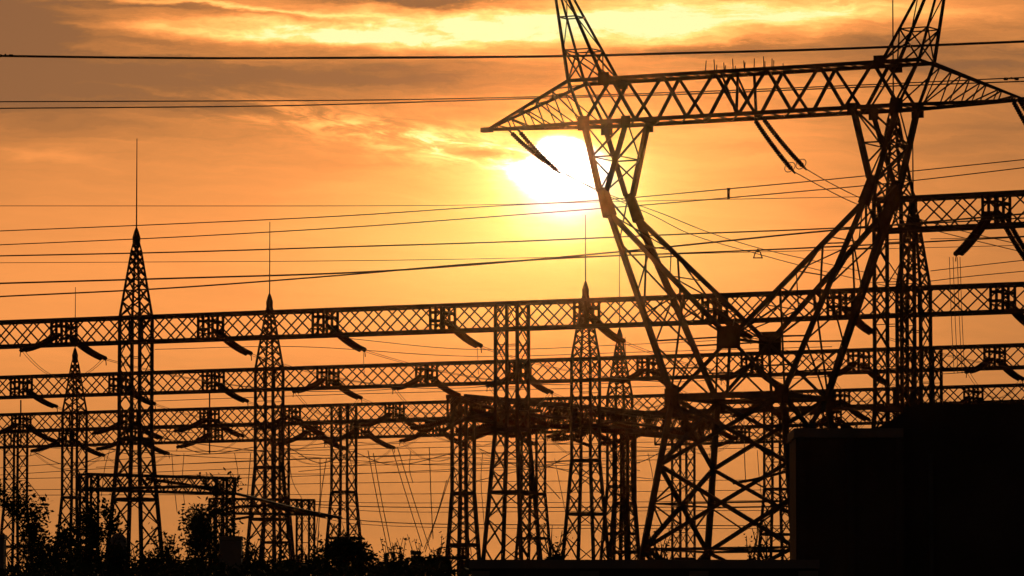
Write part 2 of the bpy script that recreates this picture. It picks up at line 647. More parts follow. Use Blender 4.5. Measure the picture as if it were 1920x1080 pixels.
for s in (-1, 1):
    for v in (-1, 1):
        mb = MB()
        mb.bar(leg(s, v, zW), leg(s, v, 0.0), 0.27, 0.33)
        mb.box(leg(s, v, 0.15), 0.9, 0.9, 0.5, U0, V0)
        mb.build('leg', STEEL, pyl)
mb = MB()
cs = [(-1, -1), (1, -1), (1, 1), (-1, 1)]
for i in range(4):
    for k in range(4):
        a, b = cs[k], cs[(k + 1) % 4]
        z0, z1 = zs[i], zs[i + 1]
        A0, A1, B0, B1 = leg(*a, z0), leg(*a, z1), leg(*b, z0), leg(*b, z1)
        mb.bar(A0, B1, 0.2)
        mb.bar(B0, A1, 0.19)
        # crossing height
        w0, w1 = (A0 - B0).length, (A1 - B1).length
        t = w0 / (w0 + w1)
        M = A0.lerp(B1, t)
        zc = M.z
        Am, Bm = leg(*a, zc), leg(*b, zc)
        if i in (1, 2, 3):
            mb.bar(Am, M, 0.085)
            mb.bar(Bm, M, 0.085)
            mb.bar(Am, A0.lerp(B1, t * 0.5), 0.075)
            mb.bar(Bm, B0.lerp(A1, t * 0.5), 0.075)
            mb.bar(Am, B0.lerp(A1, t + (1 - t) * 0.5), 0.075)
            mb.bar(Bm, A0.lerp(B1, t + (1 - t) * 0.5), 0.075)
        if i in (1, 3):
            mb.bar(A1, B1, 0.12)
    if i in (1,):
        mb.bar(leg(-1, -1, z1), leg(1, 1, z1), 0.08)
        mb.bar(leg(-1, 1, z1), leg(1, -1, z1), 0.075)
mb.build('body_bracing', STEEL, pyl)
# bird spikes on top of the beam
rs_ = random.Random(5)
for i in range(16):
    u = -2.6 + i * 0.31 + rs_.uniform(-0.06, 0.06)
    vv = -vT if i % 2 else vT
    mb = MB()
    p = L(u, vv, ZT + 0.1)
    mb.bar(p, p + UP * rs_.uniform(0.4, 0.65) + U0 * rs_.uniform(-.05, .05), 0.045, 0.035)
    mb.build('bird_spike', WIRE, beam)


MB.K = 1.0
# ------------------------------------------------------------------ insulator strings and wires
def qbez(a, b, sag, n=16):
    pts = []
    for i in range(n + 1):
        t = i / n
        p = a.lerp(b, t)
        p = p - UP * (4 * sag * t * (1 - t))
        pts.append(p)
    return pts


def string_mesh(mb, pts, r=0.15, pitch=0.17, core=0.06, sides=8):
    """discs threaded along a polyline"""
    acc = []
    for i in range(len(pts) - 1):
        seg = (pts[i + 1] - pts[i])
        k = max(1, round(seg.length / pitch))
        prof = [(0, core)]
        for j in range(k):
            t = (j + 0.5) / k
            h = 0.5 / k
            prof += [(t - h * 0.75, core), (t - h * 0.35, r), (t + h * 0.15, r * 0.85), (t + h * 0.6, core)]
        prof.append((1, core))
        mb.lathe(pts[i], pts[i + 1], prof, sides)


def ring(mb, c, R, r, nrm, n=14):
    nrm = nrm.normalized()
    x = nrm.cross(UP).normalized()
    y = x.cross(nrm)
    pts = [c + x * math.cos(2 * math.pi * i / n) * R + y * math.sin(2 * math.pi * i / n) * R for i in range(n + 1)]
    mb.tube(pts, r, 5, cap=False)


def big_string(a, b, label, group):
    root = empty('insulator_string', a)
    tag(root, label, 'insulator', group)
    pts = qbez(a, b, 0.10, 5)
    mb = MB()
    string_mesh(mb, pts[:], 0.15, 0.2, 0.10, 10)
    mb.build('disc_stack', PORC, root)
    mb = MB()
    d = (pts[-1] - pts[-2]).normalized()
    mb.bar(b - d * 0.05, b + d * 0.45, 0.12, 0.07)
    mb.bar(a + (pts[0] - pts[1]).normalized() * 0.35, a, 0.08)
    mb.build('end_fitting', STEEL, root)
    mb = MB()
    ring(mb, b - d * 0.2, 0.34, 0.025, d)
    mb.build('corona_ring', WIRE, root)


PG = 'tension insulator strings on the big pylon'
big_string(at(960, 250, 306.5), at(1026, 305, 309), 'left one of two insulator strings under the left crossarm tip, crossing the sun', PG)
big_string(at(976, 249, 306.5), at(1042, 318, 309), 'right one of two insulator strings under the left crossarm tip, crossing the sun', PG)
big_string(at(1417, 227, 298.8), at(1484, 317, 302), 'left one of two long insulator strings hanging under the middle of the crossbeam', PG)
big_string(at(1433, 225, 299.8), at(1505, 311, 303), 'right one of two long insulator strings hanging under the middle of the crossbeam', PG)
big_string(at(1901, 192, 291.8), at(1960, 290, 295), 'inner one of two insulator strings under the right crossarm tip', PG)
big_string(at(1913, 190, 292.2), at(1976, 284, 295.4), 'outer one of two insulator strings under the right crossarm tip', PG)


def smooth(pts, n=10):
    out = []
    P = [pts[0] * 2 - pts[1]] + pts + [pts[-1] * 2 - pts[-2]]
    for i in range(1, len(P) - 2):
        p0, p1, p2, p3 = P[i - 1], P[i], P[i + 1], P[i + 2]
        for k in range(n):
            t = k / n
            out.append(0.5 * ((2 * p1) + (p2 - p0) * t + (2 * p0 - 5 * p1 + 4 * p2 - p3) * t * t + (3 * p1 - p0 - 3 * p2 + p3) * t ** 3))
    out.append(pts[-1])
    return out


def wire(pix, d0, d1, r, label, name='overhead_wire', group=None, cat='wire', twin=None):
    n = len(pix)
    x0, x1 = pix[0][0], pix[-1][0]
    pts = []
    for i, (x, y) in enumerate(pix):
        t = (x - x0) / (x1 - x0) if abs(x1 - x0) > 60 else i / (n - 1)
        pts.append(at(x, y, d0 + (d1 - d0) * t))
    pts = smooth(pts, 10) if n > 2 else [pts[0].lerp(pts[1], k / 8) for k in range(9)]
    mb = MB()
    mb.tube(pts, r, 6)
    if twin:
        mb.tube([p + Vector(twin) for p in pts], r, 6)
    o = mb.build(name, WIRE, origin=pts[0])
    tag(o, label, cat, group)
    return o


OW = 'overhead line wires crossing the sky'
wire([(-60, 104), (240, 108), (500, 109), (1000, 106), (1300, 99), (1560, 92), (1990, 75)], 262, 240, 0.062,
     'thick dark wire highest across the whole sky, passing behind the pylon peaks', group=OW)
wire([(-60, 191), (640, 188), (980, 182), (1300, 172), (1600, 160), (1990, 142)], 345, 322, 0.040,
     'upper wire of the pair running left at the crossbeam height and through its lattice', group=OW)
wire([(-60, 203.5), (400, 200), (640, 195.5), (985, 185), (1300, 176), (1600, 164), (1990, 150)], 350, 326, 0.045,
     'lower wire of the pair running left at the crossbeam height', group=OW)
wire([(-60, 386), (640, 386), (900, 384), (1150, 378), (1500, 371), (1990, 362)], 380, 360, 0.024,
     'thin level wire just below the height of the sun', group=OW)
wire([(-60, 435), (0, 433), (320, 420), (640, 405), (900, 388), (1130, 375), (1366, 354), (1600, 332), (1990, 292)], 340, 318, 0.034,
     'thin wire rising rightward past the lower edge of the sun and carrying the small peg', group=OW)
wire([(-60, 461), (0, 459), (320, 445), (640, 427), (900, 408), (1200, 385), (1500, 359), (1700, 340), (1990, 306)], 336, 314, 0.034,
     'thin rising wire next below the one that carries the small peg', group=OW)
wire([(-60, 481), (320, 473), (640, 463), (960, 453), (1280, 439), (1560, 428), (1990, 405)], 330, 312, 0.045,
     'darker gently rising wire midway between the sun and the tall gantry mast tops', group=OW)
wire([(-60, 493), (320, 491), (640, 489), (960, 484), (1400, 473), (1990, 458)], 420, 400, 0.026,
     'faintest level wire just above the crossing pair', group=OW)
wire([(-60, 533), (320, 522), (640, 512), (880, 497), (1150, 473), (1330, 455), (1560, 432), (1990, 395)], 318, 305, 0.055,
     'upper wire of the thick pair that meets left of the pylon leg', group=OW)
wire([(-60, 560), (0, 556), (320, 540), (640, 516), (870, 496), (1100, 482), (1400, 470), (1650, 458), (1990, 440)], 312, 306, 0.048,
     'lower wire of the thick pair that meets left of the pylon leg', group=OW)
wire([(1745, 508), (1830, 498), (1990, 480)], 345, 335, 0.03, 'upper of two short wires above the long gantry beam at the right edge', group=OW)
wire([(1745, 527), (1830, 517), (1990, 502)], 345, 335, 0.03, 'lower of two short wires above the long gantry beam at the right edge', group=OW)
wire([(1745, 448), (1830, 446), (1990, 440)], 350, 345, 0.025, 'thin wire right under the highest gantry beam at the right edge', group=OW)

# conductors leaving the pylon strings
PW = 'twin conductors leaving the pylon'
wire([(1028, 307), (1120, 358), (1220, 402), (1300, 441), (1420, 476), (1530, 505), (1700, 545)], 309, 345, 0.024,
     'left one of the two pale conductors falling from the left crossarm strings', 'conductor', PW)
wire([(1044, 320), (1140, 364), (1240, 400), (1330, 436), (1430, 467), (1540, 492), (1700, 528)], 309, 345, 0.024,
     'right one of the two pale conductors falling from the left crossarm strings', 'conductor', PW)
wire([(1489, 322), (1540, 350), (1596, 378), (1660, 402), (1760, 434), (1990, 490)], 302, 322, 0.026,
     'left one of the two conductors falling from the middle strings', 'conductor', PW)
wire([(1510, 316), (1560, 345), (1620, 374), (1690, 400), (1800, 432), (1990, 476)], 303, 324, 0.026,
     'right one of the two conductors falling from the middle strings', 'conductor', PW)


# vibration dampers and spacers on the wires
def damper(px, py, d, label, s=1.0):
    root = empty('vibration_damper', at(px, py, d))
    tag(root, label, 'damper', 'small fittings on the overhead wires')
    p = at(px, py, d)
    mb = MB()
    x = Vector((1, 0, 0))
    mb.tube([p - x * 0.28 * s, p, p + x * 0.28 * s], 0.02, 5)
    mb.bar(p, p + UP * 0.1 * s, 0.06)
    mb.build('clamp', WIRE, root)
    for k in (-1, 1):
        mb = MB()
        mb.lathe(p + x * (k * 0.28 - 0.12) * s, p + x * (k * 0.28 + 0.12) * s, [(0, 0.03), (0.15, 0.075 * s), (0.85, 0.075 * s), (1, 0.03)], 8)
        mb.build('weight', RUST, root)


damper(10, 104.5, 260, 'dumbbell damper on the highest wire at the left edge of the photo')
damper(1896, 148, 323, 'dumbbell damper near the right crossarm tip', 1.2)
root = at(1366, 360, 330)
mb = MB()
mb.tube([at(1366, 353, 329.7), at(1366, 374, 329.7)], 0.085, 8)
mb.box(at(1366, 354, 329.7), 0.22, 0.2, 0.1)
tag(mb.build('line_marker', RUST, origin=root), 'small dark upright peg on the wires right of the sun', 'line fitting')
mb = MB()
c = at(1421, 478, 318)
for a, b in (((-.14, .2), (.14, .2)), ((-.14, .2), (-.26, -.18)), ((.14, .2), (.26, -.18)), ((-.3, -.18), (.3, -.18)), ((-.05, .2), (0, .38)), ((.05, .2), (0, .38))):
    mb.bar(c + Vector((a[0], 0, a[1])), c + Vector((b[0], 0, b[1])), 0.065)
tag(mb.build('line_spacer', RUST, origin=c), 'tiny trapezoid spacer on the crossing wires between the pylon legs', 'line fitting')


# ------------------------------------------------------------------ gantries
def column(parent, base, U, V, ztop, a, peak, rod, zs_=18.5, ag=2.1, w=0.19, brace=0.09, cell=1.25):
    def c4(h, z):
        return [base + U * (sx * h) + V * (sy * h) + UP * z for sx, sy in ((-1, -1), (1, -1), (1, 1), (-1, 1))]
    mb = MB()
    lo, mid, hi = c4(ag, 0), c4(a, zs_), c4(a, ztop + 0.05)
    for k in range(4):
        mb.bar(lo[k], mid[k], w * 1.15)
        mb.bar(mid[k], hi[k], w)
    nup = max(2, round((ztop - zs_) / cell))
    for k in range(4):
        j = (k + 1) % 4
        if k % 2:
            xface(mb, mid[k], hi[k], mid[j], hi[j], nup, brace)
        else:
            xface(mb, mid[k], hi[k], mid[j], hi[j], max(2, nup // 2), brace * 0.6, 'z', True)
        # growing panels below
        z = zs_
        lv = [zs_]
        while z > 1.0:
            hw = a + (ag - a) * (zs_ - z) / zs_
            z -= max(cell, hw * 1.55)
            lv.append(max(z, 0))
        for i in range(len(lv) - 1):
            def pt(q, zz):
                t = (zs_ - zz) / zs_
                return mid[q].lerp(lo[q], t)
            if k % 2:
                mb.bar(pt(k, lv[i]), pt(j, lv[i + 1]), brace * 1.05)
                mb.bar(pt(j, lv[i]), pt(k, lv[i + 1]), brace * 1.0)
            elif i % 2 == 0:
                mb.bar(pt(k, lv[i]), pt(j, lv[i + 1]), brace * 0.7)
            else:
                mb.bar(pt(j, lv[i]), pt(k, lv[i + 1]), brace * 0.7)
        # diaphragm
        for zz in (zs_, zs_ - 4.2 * 1.0):
            t = (zs_ - zz) / zs_
            mb.bar(mid[k].lerp(lo[k], t), mid[j].lerp(lo[j], t), w * 1.25)
    for q in lo:
        mb.box(q + UP * 0.1, 0.6, 0.6, 0.4, U, V)
    apex = base + UP * (ztop + peak)
    if peak > 0:
        tp = [apex - UP * 1.3 + U * (sx * 0.24) + V * (sy * 0.24) for sx, sy in ((-1, -1), (1, -1), (1, 1), (-1, 1))]
        for k in range(4):
            mb.bar(hi[k], tp[k], w * 0.85, w * 0.6)
        for k in range(4):
            mb.bar(tp[k], apex, 0.09)
        lv = [0, 0.22, 0.42, 0.6, 0.76, 0.89, 1.0]
        for k in range(4):
            j = (k + 1) % 4
            for i in range(len(lv) - 1):
                mb.bar(hi[k].lerp(tp[k], lv[i]), hi[j].lerp(tp[j], lv[i + 1]), brace)
                mb.bar(hi[j].lerp(tp[j], lv[i]), hi[k].lerp(tp[k], lv[i + 1]), brace * 0.93)
    o = mb.build('column', STEEL, parent, origin=base)
    if peak > 0:
        mb = MB()
        mb.lathe(apex - UP * 1.3, apex + UP * 0.25, [(0, 0.10), (0.15, 0.26), (0.55, 0.28), (0.85, 0.15), (1, 0.06)], 8)
        mb.build('rod_socket', RUST, o)
        mb = MB()
        mb.tube([apex + UP * 0.2, apex + UP * (rod * 0.5), apex + UP * rod], 0.055, 6, 0.03)
        mb.build('lightning_rod', STEEL, o)
    return o


def beam_box(parent, A, B, h, w, panel, cw=0.17, dw=0.075, name='lattice_beam'):
    U = (B - A); U.z = 0; U.normalize()
    V = Vector((-U.y, U.x, 0))
    n = max(2, round((B - A).length / panel))
    mb = MB()
    e = []
    for vv, zz in ((-w / 2, 0), (w / 2, 0), (w / 2, -h), (-w / 2, -h)):
        a, b = A + V * vv + UP * zz, B + V * vv + UP * zz
        mb.bar(a, b, cw)
        e.append((a, b))
    for i, j in ((0, 3), (1, 2)):
        xface(mb, e[i][0], e[i][1], e[j][0], e[j][1], n, dw)
    for i, j in ((0, 1), (3, 2)):
        xface(mb, e[i][0], e[i][1], e[j][0], e[j][1], n, dw * 0.8, 'z')
    for i, j in ((0, 3), (1, 2)):
        for q in (0, 1):
            mb.bar(e[i][q], e[j][q], dw * 1.4)
    return mb.build(name, STEEL, parent, origin=A)


def node_frame(beam, P, U, V, h, w):
    """stiffened bay where the insulator strings are hung"""
    mb = MB()
    for u in (-0.42, -0.02, 0.42):
        for v in (-1, 1):
            a = P + U * (u + v * 0.06) + V * (v * (w / 2 + 0.02))
            mb.bar(a, a - UP * h, 0.15)
    for v in (-1, 1):
        for z in (0.28, 0.62):
            a = P + V * (v * (w / 2 + 0.07)) - UP * (h * z)
            mb.box(a, 0.84, 0.05, 0.2, U, V)
    for u in (-0.42, 0.42):
        for z in (0.25, 0.75):
            mb.bar(P + U * u - V * (w / 2) - UP * (h * z), P + U * u + V * (w / 2) - UP * (h * z), 0.1)
    mb.build('hanger_frame', RUST, beam, origin=P)


class Row:
    def __init__(s, name, L_, R_, zt, x0, x1, cols, nodes, label, h=1.72, w=1.7, panel=1.86, a=0.82, cat='gantry',
                 zsp=18.5, ag=2.1, cw=0.2, dw=0.085):
        A, B = atz(L_[0], L_[1], zt), atz(R_[0], R_[1], zt)
        s.A = A
        s.U = (B - A).normalized()
        s.V = Vector((-s.U.y, s.U.x, 0))
        s.zt, s.h, s.w = zt, h, w
        p0, p1 = s.pt(x0), s.pt(x1)
        base0 = Vector((p0.x, p0.y, 0)) if not cols else Vector((s.pt(cols[0][0]).x, s.pt(cols[0][0]).y, 0))
        s.root = empty(name, base0)
        tag(s.root, label, cat, 'steel lattice gantries of the substation')
        br = [x0] + [c[0] for c in cols if x0 + 20 < c[0] < x1 - 20] + [x1]
        s.beams = []
        for i in range(len(br) - 1):
            a_, b_ = s.pt(br[i]), s.pt(br[i + 1])
            s.beams.append((br[i], br[i + 1], beam_box(s.root, a_, b_, h, w, panel, cw, dw)))
        for cx, peak, rod in cols:
            p = s.pt(cx)
            column(s.root, Vector((p.x, p.y, 0)), s.U, s.V, zt, a, peak, rod, zsp, ag)
        s.nodes = nodes
        for nx_, *_ in nodes:
            for b0, b1, bo in s.beams:
                if b0 <= nx_ < b1:
                    node_frame(bo, s.pt(nx_), s.U, s.V, h, w)

    def pt(s, px):
        """point on the top centre line seen in image column px"""
        k = (px - 960) / F
        # exact: solve proj x == px along the line
        lo_, hi_ = -400.0, 400.0
        for _ in range(50):
            m = (lo_ + hi_) / 2
            if proj(s.A + s.U * m)[0] < px: lo_ = m
            else: hi_ = m
        return s.A + s.U * m


STR_CACHE = {}


def row_strings(row, lname, R=0.135, Lh=4.4, drop=1.35):
    """twin tension strings at each node; side +1 = away from the viewer (right), -1 = towards (left)"""
    ends = []
    for i, nd in enumerate(row.nodes):
        x, sides = nd[0], nd[1]
        if x < -20 or x > 1960:
            vis = False
        else:
            vis = True
        for sd_ in sides:
            sgn = 1 if sd_ == 'r' else -1
            P = row.pt(x) - UP * (row.h * 0.62) + row.V * (sgn * 0.9)
            key = (row, sgn)
            if key not in STR_CACHE:
                mb = MB()
                E = P + row.V * (sgn * Lh) - UP * drop
                pts = qbez(P, E, 0.17, 5)
                for off in (-0.2, 0.2):
                    string_mesh(mb, [p + row.U * off for p in pts], R, 0.19, 0.07, 8)
                mb.bar(E - row.U * 0.28, E + row.U * 0.28, 0.10)
                mb.bar(P - row.U * 0.28, P + row.U * 0.28, 0.10)
                mb.bar(P, P - row.V * (sgn * 0.45) + UP * 0.1, 0.1)
                # jumper hook at the live end
                mb.tube([E, E + row.V * (sgn * 0.3) - UP * 0.15, E + row.V * (sgn * 0.35) - UP * 0.45], 0.035, 5)
                o = mb.build('insulator_string', PORC, origin=P)
                STR_CACHE[key] = o
            else:
                o = STR_CACHE[key].copy()
                o.location = P
                col.objects.link(o)
            side = 'right' if sgn > 0 else 'left'
            tag(o, '%s-slanting insulator string at the %s frame from left of %s' % (side, ORD[i], lname),
                'insulator', 'insulator strings hung from the gantry beams')
            ends.append((i, x, sgn, P + row.V * (sgn * Lh) - UP * drop, P))
    return ends


PK, RD = 6.05, 12.3
row1 = Row('substation_gantry', (0, 605), (1920, 533), 27.0, -150, 2080,
           [(255, PK, 6.5), (960, 0, 0), (1713, PK, 5.7)],
           [(120, 'lr'), (395, 'r'), (610, 'r'), (830, 'r'), (1100, 'r'), (1340, 'r'), (1575, 'r'), (1880, 'r')],
           'longest and highest full-width lattice gantry, with the tallest spired column at left')
row0 = Row('substation_gantry', (1640, 376), (1920, 362), 31.6, 1636, 2150,
           [(1676, 6.4, 9.0)],
           [(1868, 'lr')],
           'highest lattice gantry beam at the right edge, its column behind the pylon right leg', h=1.95, w=1.9, panel=2.05, a=0.93)
row2 = Row('substation_gantry', (0, 708), (1920, 647), 27.0, -100, 2080,
           [(505, 5.9, 6.1), (1098, 5.9, 5.5), (1738, 0, 0)],
           [(40, 'r'), (225, 'r'), (400, 'r'), (615, 'lr'), (800, 'lr'), (975, 'lr'), (1215, 'lr'), (1410, 'lr'), (1610, 'lr'), (1865, 'lr')],
           'second full-width lattice gantry from the top, with two spired columns', h=1.68, zsp=19.0)
row3 = Row('substation_gantry', (0, 778), (1920, 722), 27.0, -100, 2060,
           [(140, 5.9, 6.0), (645, 0, 0), (1162, 5.9, 7.0), (1700, 0, 0)],
           [(40, 'lr'), (240, 'lr'), (393, 'lr'), (545, 'lr'), (740, 'lr'), (900, 'lr'), (1050, 'lr'), (1265, 'lr'), (1430, 'lr'), (1575, 'lr'), (1825, 'lr')],
           'third full-width lattice gantry from the top, its beam touching the one below', h=1.62, zsp=19.0)
row4 = Row('substation_gantry', (0, 809), (1920, 752), 27.0, -80, 1990,
           [(30, 0, 0), (520, 0, 0), (1000, 0, 0), (1455, 0, 0)],
           [(128, 'lr'), (250, 'lr'), (400, 'l'), (585, 'lr'), (675, 'lr'), (815, 'lr'), (940, 'lr'), (1090, 'lr'), (1320, 'lr'), (1560, 'lr')],
           'fourth lattice gantry from the top, hung tight below the third beam', h=1.62, zsp=19.5)
row5 = Row('substation_gantry', (1240, 806), (1480, 799), 27.0, 1235, 1600,
           [(1281, 0, 0), (1560, 0, 0)], [(1390, 'lr')],
           'far lattice gantry seen between the lower legs of the big pylon', h=1.5, w=1.5, a=0.82, zsp=14.0, ag=1.2)

e1 = row_strings(row1, 'the topmost long beam', 0.165, 4.4, 1.35)
e0 = row_strings(row0, 'the upper right edge beam', 0.17, 4.8, 2.9)
e2 = row_strings(row2, 'the second long beam', 0.16, 4.4, 1.2)
e3 = row_strings(row3, 'the third long beam', 0.175, 4.8, 1.3)
e4 = row_strings(row4, 'the fourth long beam', 0.18, 5.2, 1.4)
e5 = row_strings(row5, 'the far beam between pylon legs', 0.15, 5.0, 1.2)


# conductors between the rows
def link(ea, eb, an, bn, sag):
    cand = [q for q in eb if q[2] < 0]
    k = 0
    for q in [q for q in ea if q[2] > 0]:
        # go straight away from the beam: pick the nearest receiving string by direction
        best = None
        for c_ in cand:
            d = (c_[3] - q[3]); d.z = 0
            ang = abs(math.degrees(math.atan2(d.x, d.y)) - 28)
            if best is None or ang < best[0]:
                best = (ang, c_)
        if best is None:
            continue
        if best[0] > 14:
            e_ = q[3] + V0 * 46
        else:
            e_ = best[1][3]
        mb = MB()
        base = qbez(q[3], e_, sag, 20)
        for off in (-0.2, 0.2):
            mb.tube([p + U0 * off for p in base], 0.02, 5)
        o = mb.build('conductor', WIRE, origin=q[3])
        tag(o, 'thin twin conductor from the %s frame of %s to %s' % (ORD[q[0]], an, bn),
            'wire', 'conductors strung between the gantries')


link(e1, e2, 'the topmost long beam', 'the second', 1.0)
link(e2, e3, 'the second long beam', 'the third', 1.1)
link(e3, e4, 'the third long beam', 'the fourth', 0.5)
link(e0, e1, 'the upper right beam', 'the one below', 0.8)
# incoming jumper loops under the nodes with strings on both sides
for rows_, nm in ((e1, 'highest full-width'), (e2, 'second full-width'), (e3, 'third full-width'), (e4, 'fourth full-width')):
    byi = {}
    for q in rows_:
        byi.setdefault(q[0], {})[q[2]] = q
    for i, dct in byi.items():
        if len(dct) == 2:
            mb = MB()
            a, b = dct[-1][3], dct[1][3]
            base = qbez(a, b, 1.7, 18)
            for off in (-0.12, 0.12):
                mb.tube([p + U0 * off for p in base], 0.018, 5)
            tag(mb.build('jumper_wire', WIRE, origin=a),
                'sagging jumper loop under the %s hanger frame of the %s beam' % (ORD[i], nm), 'wire', 'jumper loops under the gantry beams')

# short bars standing on the third gantry
for x, y0, y1, nm in ((39, 750, 812, 'leftmost'), (393, 737, 850, 'second')):
    mb = MB()
    p = row3.pt(x)
    d = p.y - 1.0
    mb.tube([at(x, y1, d), at(x, y0, d)], 0.075, 6)
    tag(mb.build('spike_rod', STEEL, origin=at(x, y1, d)),
        '%s upright rod poking above the third gantry beam at left' % nm, 'rod')


# ------------------------------------------------------------------ oblique gantries
def oblique(name, A, B, zt, h, w, a, cols, label, x1=None, zsp=None, panel=None, ag=1.1):
    """A, B: pixel ends of the top chord, both at height zt"""
    PA, PB = atz(A[0], A[1], zt), atz(B[0], B[1], zt)
    U = (PB - PA).normalized()
    V = Vector((-U.y, U.x, 0))
    root = empty(name, Vector((PA.x, PA.y, 0)))
    tag(root, label, 'gantry', 'smaller oblique gantries')
    bm_ = beam_box(root, PA, PB, h, w, panel or h * 0.95, 0.32 if h > 1 else 0.13, 0.10 if h > 1 else 0.06)
    for t in cols:
        p = PA.lerp(PB, t)
        column(root, Vector((p.x, p.y, 0)), U, V, zt - 0.02, a, 0, 0, zsp or zt * 0.6, ag, 0.23 if h > 1 else 0.11, 0.08 if h > 1 else 0.05, a * 1.6)
    return root, PA, PB, U, V, bm_


og, oA, oB, oU, oV, obm = oblique('substation_gantry', (856, 743), (1320, 786), 24.9, 1.75, 1.7, 0.66,
                                  (0.025, 0.66), 'dark gantry running obliquely away behind the pylon left leg, thick with insulators', ag=1.6, zsp=17)
for t in (0.03, 0.22, 0.42, 0.6, 0.8, 0.95):
    node_frame(obm, oA.lerp(oB, t), oU, oV, 1.75, 1.7)
k = 0
for t in (0.05, 0.22, 0.42, 0.6, 0.8):
    for sgn in (-1, 1):
        for lat in ((-0.7,) if sgn < 0 else (0.7,)):
            P = oA.lerp(oB, t) - UP * 1.0 + oV * sgn * 0.9 + oU * lat
            E = P + oV * sgn * 5.2 - UP * 1.3 + oU * lat * 0.3
            mb = MB()
            pts = qbez(P, E, 0.35, 5)
            for off in (-0.22, 0.22):
                string_mesh(mb, [p + oU * off for p in pts], 0.24, 0.22, 0.12, 8)
            mb.bar(E - oU * .3, E + oU * .3, 0.1)
            tag(mb.build('insulator_string', PORC, origin=P),
                'dark insulator string on the %s side of the oblique gantry at its %s frame' %
                ('far right' if sgn > 0 else 'near left', ORD[k // 2]), 'insulator',
                'insulator strings of the oblique gantry')
            k += 1

lg1, a1, b1, u1, v1, bm1 = oblique('substation_gantry', (156, 889), (433, 897), 13.0, 0.86, 0.9, 0.36, (0.04, 0.96),
                                   'small low gantry above the trees at the lower left', ag=0.5, zsp=9)
lg2, a2, b2, u2, v2, bm2 = oblique('substation_gantry', (398, 935), (584, 938), 13.0, 0.9, 0.95, 0.42, (0.06, 0.94),
                                   'small low gantry beside the tree top, stepped down right of the other one', ag=0.6, zsp=9)


def thick(pix, d0, d1, r, label, name='insulator_string', cat='insulator', group=None, disc=True):
    pts = []
    n = len(pix)
    for i, (x, y) in enumerate(pix):
        pts.append(at(x, y, d0 + (d1 - d0) * i / (n - 1)))
    mb = MB()
    if disc:
        string_mesh(mb, pts, r, 0.19, r * 0.55, 8)
    else:
        mb.tube(smooth(pts, 6), r, 8)
    tag(mb.build(name, PORC if disc else STEEL, origin=pts[0]), label, cat, group)


GI = 'busbars and strings of the low gantries'
OBK = 'busbars of the oblique gantry'
thick([(828, 810), (862, 790), (905, 779), (960, 772), (1010, 770)], 418, 425, 0.17, 'busbar tube rising right across the left end of the oblique gantry', 'busbar', 'busbar', OBK, False)
thick([(872, 816), (944, 800), (1018, 800), (1114, 798), (1158, 804), (1235, 816), (1310, 823)], 432, 442, 0.20, 'thickest drooping busbar under the oblique gantry', 'busbar', 'busbar', OBK, False)
thick([(1049, 811), (1080, 826), (1106, 836)], 436, 438, 0.16, 'dark string falling right below the middle of the oblique gantry', group=OBK)
thick([(900, 762), (980, 776), (1080, 786), (1180, 794), (1260, 806)], 424, 442, 0.13, 'long drooping busbar along the side of the oblique gantry', 'busbar', 'busbar', OBK, False)
thick([(175, 917), (290, 914), (380, 913), (440, 925), (500, 940), (560, 955), (640, 971)], 275, 320, 0.085, 'thick tube sloping right from the low left gantry past the stepped down one', 'busbar', 'busbar', GI, False)
thick([(275, 898), (345, 908), (432, 926)], 280, 300, 0.09, 'dark string crossing the lattice of the low left gantry', group=GI)
thick([(405, 957), (450, 950), (500, 948)], 310, 318, 0.10, 'dark string rising to the stepped down low gantry', group=GI)
thick([(500, 948), (545, 958), (610, 969)], 318, 330, 0.10, 'dark string falling right from the stepped down low gantry', group=GI)
thick([(430, 975), (475, 968)], 300, 305, 0.08, 'short dark rod left of the stepped down low gantry column', group=GI)
thick([(375, 885), (375, 896)], 288, 288, 0.07, 'stubby post on top of the low left gantry', 'post_insulator', 'insulator', GI)
thick([(1375, 906), (1410, 900), (1440, 893), (1475, 884)], 330, 336, 0.10, 'lone dark insulator string slanting up to the building between the pylon legs', group=GI)
thick([(1415, 832), (1440, 852), (1468, 857)], 420, 430, 0.13, 'dark string curving down toward the left corner of the building', group=GI)

